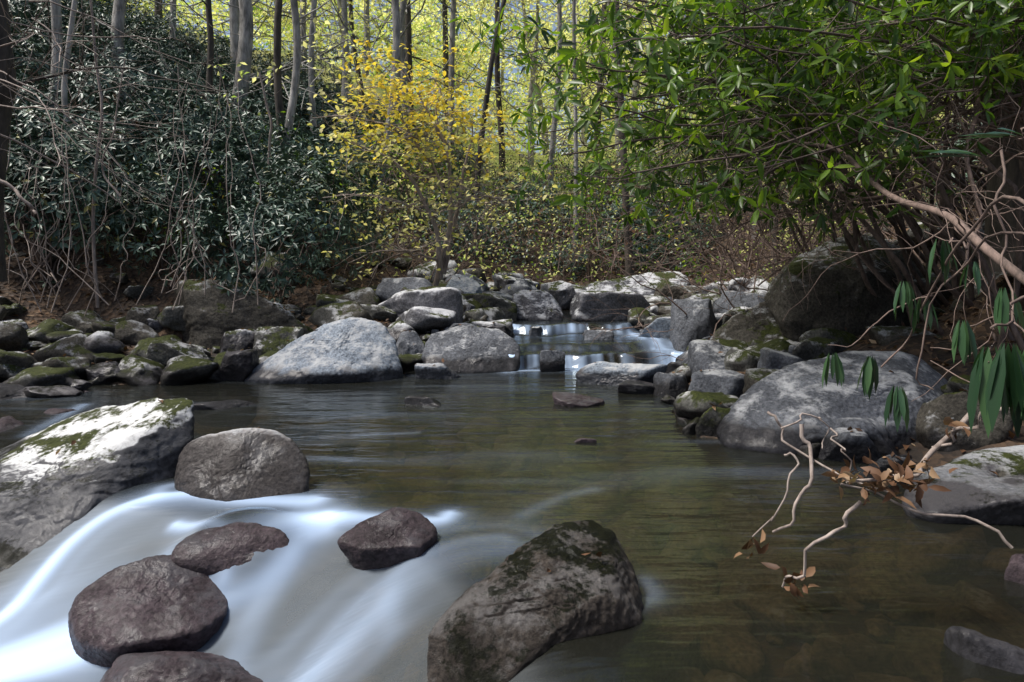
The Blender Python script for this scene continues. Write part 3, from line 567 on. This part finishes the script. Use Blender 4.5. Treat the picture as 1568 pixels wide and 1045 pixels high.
for (u,v,d,n_,L) in ((1515,530,1.4,12,.18),(1545,525,1.35,10,.18),(1575,535,1.35,10,.18),(1600,560,1.3,8,.17),(1440,365,2.0,7,.13),(1385,430,2.1,9,.13),(1475,490,1.9,8,.13),(1275,540,2.2,10,.13),(1335,545,2.2,11,.14),(1375,590,2.1,11,.13),(1500,240,1.8,6,.16),(1560,210,1.7,5,.16),(1490,400,2.3,7,.12),(1415,455,2.1,7,.12),(1540,440,1.7,7,.13)):
    p=sv(u,v,d); dr=np.array([0,0,-1.]) if v>300 else np.array([-.7,0,.1])
    th_=rng.uniform(0,6.28,n_); rad=np.stack([np.cos(th_),np.sin(th_),0*th_],1)
    ax=dr+rad*(rng.uniform(.1,.38,(n_,1)) if v>300 else .35); nm_=rad+rng.normal(0,.15,(n_,3))
    if v<=300: nm_=nm_*.3+np.array([0,-.3,1])
    LL=L*rng.uniform(.6,1.1,n_); leaves(mb,p+rad*.012+np.zeros((n_,3)),ax,nm_,LL,LL*.17,1,rng.uniform(.2,1,n_),1,.08)
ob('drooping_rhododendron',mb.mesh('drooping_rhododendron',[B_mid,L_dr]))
# driftwood snag
mb=MB()
for pl,r in (([(1545,826,2.35),(1480,805,2.4),(1400,785,2.45),(1340,755,2.5),(1290,735,2.5)],.006),([(1230,650,2.7),(1243,690,2.65),(1238,740,2.6),(1215,780,2.6),(1195,810,2.65)],.009),([(1190,690,2.7),(1215,720,2.65),(1190,780,2.65),(1165,820,2.7)],.005),([(1315,762,2.5),(1290,800,2.5),(1262,835,2.5),(1215,880,2.55),(1195,895,2.6)],.008),([(1175,622,2.8),(1185,660,2.75),(1220,690,2.7),(1300,735,2.55),(1370,750,2.5)],.006),([(1185,655,2.75),(1240,635,2.75),(1262,655,2.75),(1250,690,2.7)],.004),([(1480,640,2.6),(1430,690,2.6),(1390,730,2.55),(1310,740,2.5)],.011),([(1568,620,2.3),(1480,650,2.5),(1440,680,2.6)],.009),([(1260,655,2.7),(1290,690,2.6),(1300,740,2.55)],.004)):
    tube(mb,curve(H(*pl),18,.03,int(r*1e4)),np.linspace(r,r*.55,18),7,0)
ps=[]
for (u,v,d,s,c_) in ((1310,735,2.5,.045,30),(1370,735,2.5,.055,42),(1225,890,2.55,.035,14),(1150,845,2.72,.04,8),(1460,655,2.55,.03,8),(1400,720,2.5,.04,16)): ps.append(sv(u,v,d)+rng.normal(0,s,(c_,3))*np.array([1,1,.5]))
q=np.concatenate(ps); n=len(q); leaves(mb,q,rng.normal(size=(n,3)),rng.normal(size=(n,3))+np.array([0,0,.6]),rng.uniform(.035,.075,n),rng.uniform(.02,.036,n),1,rng.random(n)*.85,1,.5)
ob('driftwood_branch',mb.mesh('driftwood_branch',[B_pale,L_dead]))
# ---------- light
sc=bpy.context.scene
w=bpy.data.worlds.new('World'); sc.world=w; w.use_nodes=True; nt=w.node_tree; bg=nt.nodes['Background']
sk=nt.nodes.new('ShaderNodeTexSky'); sk.sky_type='NISHITA'; sk.sun_disc=False; sk.dust_density=4.0
EL=math.radians(60); AZ=math.radians(-95)   # azimuth from +Y toward +X
sk.sun_elevation=EL; sk.sun_rotation=AZ
nt.links.new(sk.outputs[0],bg.inputs[0]); bg.inputs[1].default_value=.15
sd=bpy.data.lights.new('sun','SUN'); sd.energy=5.0; sd.angle=math.radians(14); sd.color=(1,.96,.9)
so=bpy.data.objects.new('sun',sd); sc.collection.objects.link(so)
v=Vector((math.sin(AZ)*math.cos(EL),math.cos(AZ)*math.cos(EL),math.sin(EL))); so.rotation_euler=v.to_track_quat('Z','Y').to_euler(); so.location=(0,0,30)
cd=bpy.data.cameras.new('camera'); cam=bpy.data.objects.new('camera',cd); sc.collection.objects.link(cam); sc.camera=cam
cd.lens=24; cd.sensor_width=36; cd.shift_y=-122.5/1568; cd.clip_end=2000; cd.clip_start=.05
cam.location=(0,0,EYE); cam.rotation_euler=(math.radians(90),0,0)
sc.view_settings.view_transform='Standard'; sc.view_settings.look='None'; sc.view_settings.exposure=0
print('objs',len(sc.objects))
